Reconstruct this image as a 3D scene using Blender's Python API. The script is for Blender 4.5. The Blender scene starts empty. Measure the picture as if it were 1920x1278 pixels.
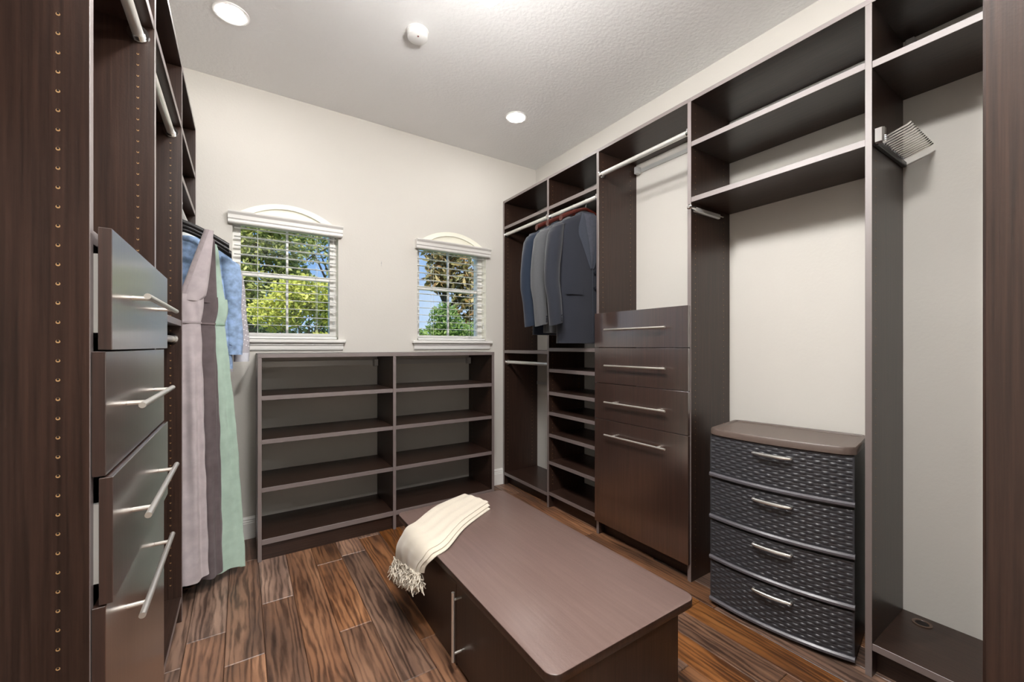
import bpy, bmesh, math, random
from mathutils import Vector, Matrix
random.seed(7)
C = bpy.context.scene.collection
PI = math.pi

# ------------------------------------------------------------------ camera
F_PX = 770.0
cam_d = bpy.data.cameras.new('camera')
cam_d.sensor_width = 36.0
cam_d.lens = F_PX / 1920.0 * 36.0
cam_d.shift_y = 10.0 / 1920.0
cam_d.clip_start = 0.02
cam = bpy.data.objects.new('camera', cam_d)
C.objects.link(cam)
cam.location = (0, 0, 1.19)
cam.rotation_euler = (PI / 2, 0, -math.radians(33.3))
bpy.context.scene.camera = cam

# ------------------------------------------------------------------ sky, sun, exposure
SKY_STRENGTH = 1.25
SUN_STRENGTH = 7.5
LAMP_STRENGTH = 130.0
PENDANT_STRENGTH = 330.0
PENDANT_TOP_STRENGTH = 52.0
DOME_STRENGTH = 230.0
HALL_FILL_STRENGTH = 700.0  # unseen hall lamps, added as fill from behind the camera
vs = bpy.context.scene.view_settings
vs.view_transform = 'Standard'
vs.look = 'None'
vs.gamma = 1.0
vs.use_curve_mapping = False
vs.exposure = -0.12

w = bpy.data.worlds.new('sky')
bpy.context.scene.world = w
w.use_nodes = True
nt = w.node_tree
nt.nodes.clear()
wo = nt.nodes.new('ShaderNodeOutputWorld')
bg = nt.nodes.new('ShaderNodeBackground')
tc = nt.nodes.new('ShaderNodeTexCoord')
sp = nt.nodes.new('ShaderNodeSeparateXYZ')
rp = nt.nodes.new('ShaderNodeValToRGB')
rp.color_ramp.elements[0].position = 0.0
rp.color_ramp.elements[0].color = (0.50, 0.66, 0.90, 1)
rp.color_ramp.elements[1].position = 0.6
rp.color_ramp.elements[1].color = (0.13, 0.28, 0.66, 1)
e = rp.color_ramp.elements.new(0.18)
e.color = (0.26, 0.46, 0.84, 1)
nz = nt.nodes.new('ShaderNodeTexNoise')
nz.inputs['Scale'].default_value = 3.5
nz.inputs['Detail'].default_value = 6
cr = nt.nodes.new('ShaderNodeValToRGB')
cr.color_ramp.elements[0].position = 0.58
cr.color_ramp.elements[1].position = 0.85
mx = nt.nodes.new('ShaderNodeMixRGB')
mx.inputs['Color2'].default_value = (0.85, 0.9, 0.97, 1)
nt.links.new(tc.outputs['Generated'], sp.inputs[0])
nt.links.new(sp.outputs['Z'], rp.inputs['Fac'])
nt.links.new(tc.outputs['Generated'], nz.inputs['Vector'])
nt.links.new(nz.outputs['Fac'], cr.inputs['Fac'])
nt.links.new(cr.outputs['Color'], mx.inputs['Fac'])
nt.links.new(rp.outputs['Color'], mx.inputs['Color1'])
nt.links.new(mx.outputs['Color'], bg.inputs['Color'])
bg.inputs['Strength'].default_value = SKY_STRENGTH
nt.links.new(bg.outputs[0], wo.inputs[0])

sun_d = bpy.data.lights.new('sun', 'SUN')
sun_d.energy = SUN_STRENGTH
sun_d.angle = math.radians(0.6)
sun_d.color = (1.0, 0.95, 0.85)
sun = bpy.data.objects.new('sun', sun_d)
C.objects.link(sun)
sun.rotation_euler = (math.radians(38), 0, math.radians(-25))   # high, from behind the house

# ------------------------------------------------------------------ helpers
def srgb(r, g, b):
    f = lambda c: c / 12.92 if c <= 0.04045 else ((c + 0.055) / 1.055) ** 2.4
    return (f(r / 255), f(g / 255), f(b / 255), 1.0)

class MB:
    """collects shapes in world coordinates, builds one mesh object"""
    def __init__(s):
        s.v = []; s.f = []; s.m = []
    def add(s, verts, faces, m=0):
        o = len(s.v)
        s.v += [tuple(p) for p in verts]
        for f in faces:
            s.f.append([i + o for i in f])
        s.m += (m if isinstance(m, list) else [m] * len(faces))
        return s
    def box(s, x0, x1, y0, y1, z0, z1, m=0, edge=None, em=1, bev=0.0):
        bm = bmesh.new()
        bmesh.ops.create_cube(bm, size=1.0)
        for q in bm.verts:
            q.co = Vector(((x0 + x1) / 2 + q.co.x * (x1 - x0), (y0 + y1) / 2 + q.co.y * (y1 - y0), (z0 + z1) / 2 + q.co.z * (z1 - z0)))
        if bev > 0:
            bmesh.ops.bevel(bm, geom=list(bm.edges), offset=bev, segments=1, affect='EDGES', profile=0.5)
        bm.normal_update()
        bm.verts.index_update()
        dirs = [Vector(e) for e in edge] if edge else []
        vs_ = [q.co.copy() for q in bm.verts]
        fs = [[q.index for q in f.verts] for f in bm.faces]
        ms = [em if any(f.normal.dot(d) > 0.6 for d in dirs) else m for f in bm.faces]
        bm.free()
        return s.add(vs_, fs, ms)
    def tube(s, pts, r, n=12, m=0, caps=True):
        pts = [Vector(p) for p in pts]
        rs = r if isinstance(r, (list, tuple)) else [r] * len(pts)
        rings = []
        up = None
        for i, p in enumerate(pts):
            if i == 0: t = pts[1] - pts[0]
            elif i == len(pts) - 1: t = pts[-1] - pts[-2]
            else: t = (pts[i + 1] - pts[i]).normalized() + (pts[i] - pts[i - 1]).normalized()
            t.normalize()
            if up is None:
                up = Vector((0, 0, 1)) if abs(t.z) < 0.9 else Vector((1, 0, 0))
            a = t.cross(up).normalized()
            b = a.cross(t).normalized()
            up = b
            rings.append([p + (a * math.cos(2 * PI * k / n) + b * math.sin(2 * PI * k / n)) * rs[i] for k in range(n)])
        return s.loft(rings, m, caps)
    def loft(s, rings, m=0, caps=True, close=True):
        n = len(rings[0])
        vs_ = [p for r in rings for p in r]
        fs = []
        for i in range(len(rings) - 1):
            for k in range(n if close else n - 1):
                k2 = (k + 1) % n
                fs.append([i * n + k, i * n + k2, (i + 1) * n + k2, (i + 1) * n + k])
        if caps:
            fs.append(list(range(n))[::-1])
            fs.append([(len(rings) - 1) * n + k for k in range(n)])
        return s.add(vs_, fs, m)
    def disc(s, c, nrm, r, n=16, m=0):
        nrm = Vector(nrm).normalized()
        a = nrm.orthogonal().normalized(); b = nrm.cross(a)
        c = Vector(c)
        return s.add([c + (a * math.cos(2 * PI * k / n) + b * math.sin(2 * PI * k / n)) * r for k in range(n)], [list(range(n))], m)
    def grid(s, nu, nv, fn, m=0):
        vs_ = [fn(i / nu, j / nv) for j in range(nv + 1) for i in range(nu + 1)]
        fs = [[j * (nu + 1) + i, j * (nu + 1) + i + 1, (j + 1) * (nu + 1) + i + 1, (j + 1) * (nu + 1) + i] for j in range(nv) for i in range(nu)]
        return s.add(vs_, fs, m)
    def xf(s, M):
        s.v = [tuple(M @ Vector(p)) for p in s.v]
        return s
    def mesh(s, name, off=(0, 0, 0), smooth=True, angle=35):
        me = bpy.data.meshes.new(name)
        me.from_pydata([(p[0] - off[0], p[1] - off[1], p[2] - off[2]) for p in s.v], [], s.f)
        me.polygons.foreach_set('material_index', s.m)
        if smooth:
            me.polygons.foreach_set('use_smooth', [True] * len(me.polygons))
            me.set_sharp_from_angle(angle=math.radians(angle))
        me.update()
        return me
    def build(s, name, mats, parent=None, smooth=True, angle=35, fix=True):
        off = base_of(parent)
        me = s.mesh(name, off, smooth, angle)
        if fix:
            bm = bmesh.new(); bm.from_mesh(me)
            bmesh.ops.recalc_face_normals(bm, faces=list(bm.faces))
            bm.to_mesh(me); bm.free()
        for q in (mats if isinstance(mats, (list, tuple)) else [mats]):
            me.materials.append(q)
        o = bpy.data.objects.new(name, me)
        C.objects.link(o)
        if parent is not None:
            o.parent = parent
        return o

BASE = {}
def base_of(p):
    b = (0.0, 0.0, 0.0)
    while p is not None:
        l = p.location
        b = (b[0] + l[0], b[1] + l[1], b[2] + l[2])
        p = p.parent
    return b

def tag(o, label, cat, group=None, kind=None):
    if label: o['label'] = label
    if cat: o['category'] = cat
    if group: o['group'] = group
    if kind: o['kind'] = kind
    return o

def thing(name, label, cat, loc=(0, 0, 0), group=None):
    o = bpy.data.objects.new(name, None)
    o.empty_display_size = 0.1
    C.objects.link(o)
    o.location = loc
    return tag(o, label, cat, group)

def struct(o):
    o['kind'] = 'structure'
    return o

# ------------------------------------------------------------------ materials
def new_mat(name):
    m = bpy.data.materials.new(name)
    m.use_nodes = True
    n = m.node_tree.nodes
    return m, m.node_tree, n['Principled BSDF']

def plain(name, col, rough=0.5, metal=0.0, spec=0.5, bump=0.0, bscale=200.0, sheen=0.0, var=0.0):
    m, t, b = new_mat(name)
    b.inputs['Base Color'].default_value = col
    b.inputs['Roughness'].default_value = rough
    b.inputs['Metallic'].default_value = metal
    b.inputs['Specular IOR Level'].default_value = spec
    if sheen: b.inputs['Sheen Weight'].default_value = sheen
    n = t.nodes
    if bump or var:
        co = n.new('ShaderNodeTexCoord')
        tx = n.new('ShaderNodeTexNoise')
        tx.inputs['Scale'].default_value = bscale
        tx.inputs['Detail'].default_value = 4
        t.links.new(co.outputs['Object'], tx.inputs['Vector'])
        if bump:
            bp = n.new('ShaderNodeBump')
            bp.inputs['Strength'].default_value = bump
            bp.inputs['Distance'].default_value = 0.004
            t.links.new(tx.outputs['Fac'], bp.inputs['Height'])
            t.links.new(bp.outputs[0], b.inputs['Normal'])
        if var:
            r = n.new('ShaderNodeValToRGB')
            r.color_ramp.elements[0].color = tuple(c * (1 - var) for c in col[:3]) + (1,)
            r.color_ramp.elements[1].color = tuple(min(1, c * (1 + var)) for c in col[:3]) + (1,)
            r.color_ramp.elements[0].position = 0.3
            r.color_ramp.elements[1].position = 0.7
            t.links.new(tx.outputs['Fac'], r.inputs['Fac'])
            t.links.new(r.outputs['Color'], b.inputs['Base Color'])
    return m

def wood(name, axis, c0, c1, rough=0.34, spec=0.5, fine=1.0, orange_peel=0.05, coat=0.0):
    """dark stained laminate with fine straight grain along axis"""
    m, t, b = new_mat(name)
    n = t.nodes
    co = n.new('ShaderNodeTexCoord')
    mp = n.new('ShaderNodeMapping')
    sc = [150.0 * fine] * 3
    sc['xyz'.index(axis)] = 3.0
    mp.inputs['Scale'].default_value = sc
    tx = n.new('ShaderNodeTexNoise')
    tx.inputs['Scale'].default_value = 1.0
    tx.inputs['Detail'].default_value = 5
    tx.inputs['Roughness'].default_value = 0.65
    r = n.new('ShaderNodeValToRGB')
    r.color_ramp.elements[0].position = 0.32; r.color_ramp.elements[0].color = c0
    r.color_ramp.elements[1].position = 0.72; r.color_ramp.elements[1].color = c1
    big = n.new('ShaderNodeTexNoise')
    big.inputs['Scale'].default_value = 170.0
    big.inputs['Detail'].default_value = 2
    ad = n.new('ShaderNodeMath'); ad.operation = 'MULTIPLY_ADD'
    ad.inputs[1].default_value = 0.6
    bp = n.new('ShaderNodeBump')
    bp.inputs['Strength'].default_value = orange_peel * 2.2
    bp.inputs['Distance'].default_value = 0.002
    t.links.new(co.outputs['Object'], mp.inputs[0])
    t.links.new(mp.outputs[0], tx.inputs['Vector'])
    t.links.new(co.outputs['Object'], big.inputs['Vector'])
    t.links.new(tx.outputs['Fac'], r.inputs['Fac'])
    t.links.new(r.outputs['Color'], b.inputs['Base Color'])
    t.links.new(big.outputs['Fac'], ad.inputs[0])
    t.links.new(tx.outputs['Fac'], ad.inputs[2])
    t.links.new(ad.outputs[0], bp.inputs['Height'])
    t.links.new(bp.outputs[0], b.inputs['Normal'])
    b.inputs['Roughness'].default_value = rough
    b.inputs['Specular IOR Level'].default_value = spec
    b.inputs['Coat Weight'].default_value = coat
    b.inputs['Coat Roughness'].default_value = 0.25
    return m

D0, D1 = srgb(35, 23, 18), srgb(61, 42, 34)
WZ = wood('espresso_wood_vertical', 'z', D0, D1)
WY = wood('espresso_wood_lengthwise', 'y', D0, D1)
WX = wood('espresso_wood_crosswise', 'x', D0, D1)
WN = wood('espresso_wood_front', 'z', srgb(45, 29, 23), srgb(70, 48, 40), rough=0.34, spec=0.9, coat=1.0)
WN.node_tree.nodes['Principled BSDF'].inputs['Coat IOR'].default_value = 2.4
WN.node_tree.nodes['Principled BSDF'].inputs['Coat Roughness'].default_value = 0.2
WT = wood('bench_laminate_sheen', 'y', srgb(102, 83, 77), srgb(112, 92, 86), rough=0.3, fine=0.5, orange_peel=0.09)  # base colour raised to carry the ceiling sheen on the bench top
EDGE = plain('edge_banding', srgb(112, 100, 98), rough=0.5, spec=0.8)
_b = EDGE.node_tree.nodes['Principled BSDF']
_b.inputs['Coat Weight'].default_value = 1.0
_b.inputs['Coat IOR'].default_value = 1.7
_b.inputs['Coat Roughness'].default_value = 0.5
HOLE_T = plain('hole_rim_tan', srgb(176, 138, 92), rough=0.6)
HOLE_D = plain('hole_dark', srgb(18, 10, 7), rough=0.8)
NICKEL = plain('brushed_nickel', srgb(222, 216, 208), rough=0.36, metal=0.85)
RODM = plain('satin_rod', srgb(232, 230, 226), rough=0.32, metal=0.6)
CHROME = plain('chrome', srgb(225, 225, 225), rough=0.12, metal=1.0)
STEEL = plain('zinc_rail', srgb(200, 200, 198), rough=0.4, metal=0.35)
WHITE = plain('white_trim_paint', srgb(238, 236, 232), rough=0.35)
WHITEP = plain('white_plastic', srgb(240, 240, 238), rough=0.4)
BLACKP = plain('black_plastic', srgb(24, 22, 22), rough=0.35)
BOXW = plain('drawer_box_white', srgb(225, 222, 216), rough=0.5)
MAHOG = plain('mahogany', srgb(72, 26, 18), rough=0.3)

def wall_mat(name, col, bump, scale):
    return plain(name, col, rough=0.75, spec=0.3, bump=bump, bscale=scale)
WALL = wall_mat('wall_paint', srgb(215, 211, 204), 0.12, 90.0)
CEIL = wall_mat('ceiling_texture', srgb(246, 246, 246), 0.6, 55.0)
CREAM = plain('reveal_paint', srgb(248, 246, 232), rough=0.5)

# glass pane
def glass_mat():
    m = bpy.data.materials.new('window_glass'); m.use_nodes = True
    t = m.node_tree; t.nodes.clear()
    o = t.nodes.new('ShaderNodeOutputMaterial'); mi = t.nodes.new('ShaderNodeMixShader')
    tr = t.nodes.new('ShaderNodeBsdfTransparent'); gl = t.nodes.new('ShaderNodeBsdfGlossy')
    fr = t.nodes.new('ShaderNodeFresnel'); fr.inputs['IOR'].default_value = 1.3
    gl.inputs['Roughness'].default_value = 0.02
    tr.inputs['Color'].default_value = (0.96, 0.98, 0.97, 1)
    t.links.new(fr.outputs[0], mi.inputs[0]); t.links.new(tr.outputs[0], mi.inputs[1]); t.links.new(gl.outputs[0], mi.inputs[2])
    t.links.new(mi.outputs[0], o.inputs[0])
    return m
GLASS = glass_mat()

def emit(name, col, s):
    m = bpy.data.materials.new(name); m.use_nodes = True
    t = m.node_tree; t.nodes.clear()
    o = t.nodes.new('ShaderNodeOutputMaterial'); em = t.nodes.new('ShaderNodeEmission')
    em.inputs[0].default_value = col; em.inputs[1].default_value = s
    t.links.new(em.outputs[0], o.inputs[0])
    return m
LAMP = emit('lamp_lens', (1.0, 0.98, 0.955, 1), LAMP_STRENGTH)
HALL_FILL = emit('hall_fill_lens', (1.0, 0.98, 0.955, 1), HALL_FILL_STRENGTH)
LAMP_TOP = emit('pendant_top_glass', (1.0, 0.98, 0.955, 1), PENDANT_TOP_STRENGTH)
LAMP_DOME = emit('dome_glass_lit', (1.0, 0.98, 0.955, 1), DOME_STRENGTH)
LAMP_PEND = emit('pendant_glass_lit', (1.0, 0.98, 0.955, 1), PENDANT_STRENGTH)

def plank_mat():
    m, t, b = new_mat('hand_scraped_hickory')
    n = t.nodes
    oi = n.new('ShaderNodeObjectInfo')
    co = n.new('ShaderNodeTexCoord')
    off = n.new('ShaderNodeVectorMath'); off.operation = 'ADD'
    mul = n.new('ShaderNodeMath'); mul.operation = 'MULTIPLY'; mul.inputs[1].default_value = 61.0
    t.links.new(oi.outputs['Random'], mul.inputs[0])
    cmb = n.new('ShaderNodeCombineXYZ')
    t.links.new(mul.outputs[0], cmb.inputs[0]); t.links.new(mul.outputs[0], cmb.inputs[1]); t.links.new(mul.outputs[0], cmb.inputs[2])
    t.links.new(co.outputs['Object'], off.inputs[0]); t.links.new(cmb.outputs[0], off.inputs[1])
    mp = n.new('ShaderNodeMapping'); mp.inputs['Scale'].default_value = (19, 2.3, 19)
    t.links.new(off.outputs[0], mp.inputs[0])
    # cathedral grain: wave distorted by noise
    wv = n.new('ShaderNodeTexWave'); wv.wave_type = 'BANDS'; wv.bands_direction = 'X'
    wv.inputs['Scale'].default_value = 0.7; wv.inputs['Distortion'].default_value = 16.0
    wv.inputs['Detail'].default_value = 3.0; wv.inputs['Detail Scale'].default_value = 0.9; wv.inputs['Detail Roughness'].default_value = 0.6
    t.links.new(mp.outputs[0], wv.inputs['Vector'])
    ns = n.new('ShaderNodeTexNoise'); ns.inputs['Scale'].default_value = 1.3; ns.inputs['Detail'].default_value = 9; ns.inputs['Roughness'].default_value = 0.7
    t.links.new(mp.outputs[0], ns.inputs['Vector'])
    mp2 = n.new('ShaderNodeMapping'); mp2.inputs['Scale'].default_value = (13, 2.0, 13)
    t.links.new(off.outputs[0], mp2.inputs[0])
    n2 = n.new('ShaderNodeTexNoise'); n2.inputs['Scale'].default_value = 1.0; n2.inputs['Detail'].default_value = 4
    t.links.new(mp2.outputs[0], n2.inputs['Vector'])
    r = n.new('ShaderNodeValToRGB')
    els = r.color_ramp.elements
    els[0].position = 0.25; els[0].color = srgb(82, 60, 48)
    els[1].position = 0.75; els[1].color = srgb(160, 114, 78)
    q = els.new(0.5); q.color = srgb(128, 86, 56)
    t.links.new(n2.outputs['Fac'], r.inputs['Fac'])
    r2 = n.new('ShaderNodeValToRGB')
    r2.color_ramp.elements[0].position = 0.34; r2.color_ramp.elements[0].color = (0.36, 0.32, 0.31, 1)
    r2.color_ramp.elements[1].position = 0.58; r2.color_ramp.elements[1].color = (1.12, 1.08, 1.02, 1)
    mixf = n.new('ShaderNodeMath'); mixf.operation = 'MULTIPLY_ADD'; mixf.inputs[1].default_value = 0.22
    sc = n.new('ShaderNodeMath'); sc.operation = 'MULTIPLY'; sc.inputs[1].default_value = 0.78
    t.links.new(ns.outputs['Fac'], sc.inputs[0])
    t.links.new(wv.outputs['Fac'], mixf.inputs[0]); t.links.new(sc.outputs[0], mixf.inputs[2])
    t.links.new(mixf.outputs[0], r2.inputs['Fac'])
    ml = n.new('ShaderNodeMixRGB'); ml.blend_type = 'MULTIPLY'; ml.inputs[0].default_value = 1.0
    t.links.new(r.outputs['Color'], ml.inputs[1]); t.links.new(r2.outputs['Color'], ml.inputs[2])
    hs = n.new('ShaderNodeHueSaturation')
    rr = n.new('ShaderNodeMapRange'); rr.inputs[3].default_value = 0.64; rr.inputs[4].default_value = 1.18
    t.links.new(oi.outputs['Random'], rr.inputs[0])
    fr = n.new('ShaderNodeMath'); fr.operation = 'FRACT'
    m7 = n.new('ShaderNodeMath'); m7.operation = 'MULTIPLY'; m7.inputs[1].default_value = 7.31
    t.links.new(oi.outputs['Random'], m7.inputs[0]); t.links.new(m7.outputs[0], fr.inputs[0])
    rs = n.new('ShaderNodeMapRange'); rs.inputs[3].default_value = 0.62; rs.inputs[4].default_value = 1.15
    t.links.new(fr.outputs[0], rs.inputs[0])
    t.links.new(rr.outputs[0], hs.inputs['Value']); t.links.new(rs.outputs[0], hs.inputs['Saturation'])
    t.links.new(ml.outputs[0], hs.inputs['Color'])
    t.links.new(hs.outputs[0], b.inputs['Base Color'])
    bp = n.new('ShaderNodeBump'); bp.inputs['Strength'].default_value = 0.35; bp.inputs['Distance'].default_value = 0.003
    t.links.new(mixf.outputs[0], bp.inputs['Height']); t.links.new(bp.outputs[0], b.inputs['Normal'])
    b.inputs['Roughness'].default_value = 0.38
    return m
PLANK = plank_mat()

# ------------------------------------------------------------------ room
XL, XR, YN, YF, ZC = -0.585, 2.25, -0.25, 3.03, 2.805
fl = struct(MB().box(XL - 0.1, XR + 0.1, YN - 0.15, YF, -0.12, -0.013).build('floor', plain('subfloor', srgb(34, 24, 18), rough=0.8)))
pw = 0.132
x = XL
row = 0
while x < XR - 0.01:
    x1 = min(x + pw, XR)
    y = YN - 0.15 - random.uniform(0.0, 0.9)
    while y < YF:
        L = random.choice([0.62, 0.85, 1.05, 1.25])
        y0, y1 = max(y, YN - 0.15), min(y + L, YF)
        y += L
        if y1 - y0 < 0.02: continue
        cx_, cy_ = (x + x1) / 2, (y0 + y1) / 2
        me = MB().box(-(x1 - x) / 2 + .0007, (x1 - x) / 2 - .0007, -(y1 - y0) / 2 + .0007, (y1 - y0) / 2 - .0007, -0.013, 0.0, bev=0.0022).mesh('plank', smooth=False)
        me.materials.append(PLANK)
        o = bpy.data.objects.new('plank', me); C.objects.link(o); o.parent = fl
        o.location = (cx_, cy_, 0)
    x += pw; row += 1

struct(MB().box(XL - 0.2, XR + 0.2, -2.9, YF + 0.2, ZC, ZC + 0.15).build('ceiling', CEIL))
struct(MB().box(XL - 0.15, XL, YN - 0.15, YF + 0.15, -0.1, ZC).build('wall_left', WALL))
struct(MB().box(XR, XR + 0.15, YN - 0.15, YF + 0.15, -0.1, ZC).build('wall_right', WALL))
# near wall with doorway behind the camera
DX0, DX1, DZ = -0.45, 0.90, 2.40
mb = MB()
mb.box(XL, DX0, YN - 0.12, YN, 0, ZC); mb.box(DX1, XR, YN - 0.12, YN, 0, ZC); mb.box(DX0, DX1, YN - 0.12, YN, DZ, ZC)
struct(mb.build('wall_near', WALL))
mb = MB()
mb.box(DX0 - 0.06, DX0 + 0.012, YN - 0.135, YN + 0.012, 0, DZ + 0.06, bev=.003)
mb.box(DX1 - 0.012, DX1 + 0.06, YN - 0.135, YN + 0.012, 0, DZ + 0.06, bev=.003)
mb.box(DX0, DX1, YN - 0.135, YN + 0.012, DZ - 0.012, DZ + 0.06, bev=.003)
struct(mb.build('trim_1', WHITE))
# adjoining hall
struct(MB().box(-1.2, 2.4, -2.85, YN - 0.15, -0.1, 0.0).build('floor_hall', plain('hall_floor', srgb(150, 130, 110), rough=0.5)))
struct(MB().box(-1.35, -1.2, -2.85, YN - 0.12, 0, ZC).build('wall_hall_left', WALL))
struct(MB().box(2.4, 2.55, -2.85, YN - 0.12, 0, ZC).build('wall_hall_right', WALL))
struct(MB().box(-1.35, 2.55, -2.95, -2.8, 0, ZC).build('wall_hall_back', WALL))
mb = MB(); mb.box(-1.3, XL, YN - 0.15, YN - 0.03, 0, ZC); mb.box(XR, 2.5, YN - 0.15, YN - 0.03, 0, ZC)
struct(mb.build('wall_hall_near', WALL))
struct(MB().box(-1.35, 2.55, -3.0, YN - 0.05, ZC, ZC + .15).build('ceiling_hall', CEIL))

# far wall with two arched window openings
HW, WZ0, WSP, WAP = 0.302, 1.235, 1.99, 2.105
WIN = [0.252, 1.4245]
def arch_z(dx, hw=HW, sp_=WSP, ap=WAP):
    s = ap - sp_; R = (hw * hw + s * s) / (2 * s)
    return ap - R + math.sqrt(max(0, R * R - dx * dx))
NA = 16
WT_ = 0.15
xs = [XL - 0.15]
for c in WIN: xs += [c - HW + 2 * HW * i / NA for i in range(NA + 1)]
xs.append(XR + 0.15)
mb = MB()
def q4(a, b, c_, d, m=0): mb.add([a, b, c_, d], [[0, 1, 2, 3]], m)
for i in range(len(xs) - 1):
    a, b = xs[i], xs[i + 1]
    cc = [c for c in WIN if c - HW - 1e-6 <= a and b <= c + HW + 1e-6]
    if not cc:
        for yy in (YF, YF + WT_):
            q4((a, yy, -0.1), (b, yy, -0.1), (b, yy, ZC), (a, yy, ZC))
    else:
        c = cc[0]; za, zb = arch_z(a - c), arch_z(b - c)
        for yy in (YF, YF + WT_):
            q4((a, yy, -0.1), (b, yy, -0.1), (b, yy, WZ0), (a, yy, WZ0))
            q4((a, yy, za), (b, yy, zb), (b, yy, ZC), (a, yy, ZC))
        q4((a, YF, za), (b, YF, zb), (b, YF + WT_, zb), (a, YF + WT_, za), 1)
        q4((a, YF, WZ0), (b, YF, WZ0), (b, YF + WT_, WZ0), (a, YF + WT_, WZ0), 1)
for c in WIN:
    for sx in (-HW, HW):
        q4((c + sx, YF, WZ0), (c + sx, YF + WT_, WZ0), (c + sx, YF + WT_, arch_z(sx)), (c + sx, YF, arch_z(sx)), 1)
struct(mb.build('wall_far', [WALL, CREAM], fix=False, smooth=False))

def window(idx, c):
    yg = YF + 0.105
    root = bpy.data.objects.new('window_%d' % idx, None); C.objects.link(root)
    root.location = (c, YF, WZ0); struct(root)
    fw = 0.042
    # frame ring (arched)
    prof_out = [(-HW, WZ0)] + [(-HW + 2 * HW * i / NA, arch_z(-HW + 2 * HW * i / NA)) for i in range(NA + 1)] + [(HW, WZ0)]
    ih = HW - fw
    prof_in = [(-ih, WZ0 + fw)] + [(-ih + 2 * ih * i / NA, arch_z(-ih + 2 * ih * i / NA, ih, WSP - fw * .6, WAP - fw)) for i in range(NA + 1)] + [(ih, WZ0 + fw)]
    m_ = MB(); n = len(prof_out)
    ring = []
    for yy in (yg - 0.03, yg + 0.04):
        ring.append([(c + p[0], yy, p[1]) for p in prof_out]); ring.append([(c + p[0], yy, p[1]) for p in prof_in])
    vs_ = ring[0] + ring[1] + ring[2] + ring[3]
    fs = []
    for k in range(n):
        k2 = (k + 1) % n
        fs += [[k, k2, n + k2, n + k], [2 * n + k, 2 * n + k2, 3 * n + k2, 3 * n + k], [n + k, n + k2, 3 * n + k2, 3 * n + k], [k, k2, 2 * n + k2, 2 * n + k]]
    m_.add(vs_, fs)
    m_.build('window_frame', WHITE, root, smooth=False)
    zm = 1.655
    MB().box(c - ih, c + ih, yg - 0.022, yg + 0.025, zm - 0.014, zm + 0.014, bev=.003).build('meeting_rail', WHITE, root)
    MB().box(c - ih, c + ih, yg - 0.012, yg + 0.02, WSP - 0.03, WSP - 0.005, bev=.002).build('transom_bar', WHITE, root)
    for (a, b) in ((WZ0 + fw, zm - .02), (zm + .02, WSP - .03)):
        MB().box(c - 0.007, c + 0.007, yg - 0.008, yg + 0.012, a, b, bev=.002).build('muntin', WHITE, root)
        for sx in (-1, 1):
            x0, x1 = sorted((c + sx * .009, c + sx * ih))
            MB().box(x0, x1, yg, yg + 0.004, a, b).build('pane', GLASS, root, smooth=False)
    pts = [(c + p[0], p[1]) for p in prof_in[1:-1]]
    m_ = MB()
    base = WSP - .005
    for i in range(len(pts) - 1):
        m_.add([(pts[i][0], yg, min(base, pts[i][1])), (pts[i + 1][0], yg, min(base, pts[i + 1][1])), (pts[i + 1][0], yg, pts[i + 1][1]), (pts[i][0], yg, pts[i][1])], [[0, 1, 2, 3]])
    m_.build('arched_pane', GLASS, root, smooth=False)
    for nm, w0, w1, ya, yb in (('arch_casing', 0.0, .030, -.006, .02), ('arch_bead', .030, .085, .012, .03)):
        rings_ = []
        for k in range(NA + 1):
            d0 = -HW + 2 * HW * k / NA
            if nm == 'arch_bead': w1 = .032 + .055 * (1 - (d0 / HW) ** 2)
            def ring_pt(wd, yv): return (c + d0 * (1 - wd / HW), YF + yv, arch_z(d0) - wd)
            rings_.append([ring_pt(w0, ya), ring_pt(w0, yb), ring_pt(w1, yb), ring_pt(w1, ya)])
        MB().loft(rings_).build(nm, CREAM, root, angle=50)
    MB().box(c - HW - 0.045, c + HW + 0.045, YF - 0.04, YF + 0.07, WZ0 - 0.022, WZ0, bev=.004).build('window_sill', WHITE, root)
    m_ = MB()
    prof = [(0, 0), (-.018, 0), (-.022, -.012), (-.014, -.02), (-.014, -.04), (-.01, -.048), (0, -.05)]
    m_.loft([[(xx, YF + p[0], WZ0 - .022 + p[1]) for p in prof] for xx in (c - HW - .03, c + HW + .03)])
    m_.build('apron', WHITE, root, angle=20)
    return root
for i, c in enumerate(WIN): window(i + 1, c)

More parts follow.
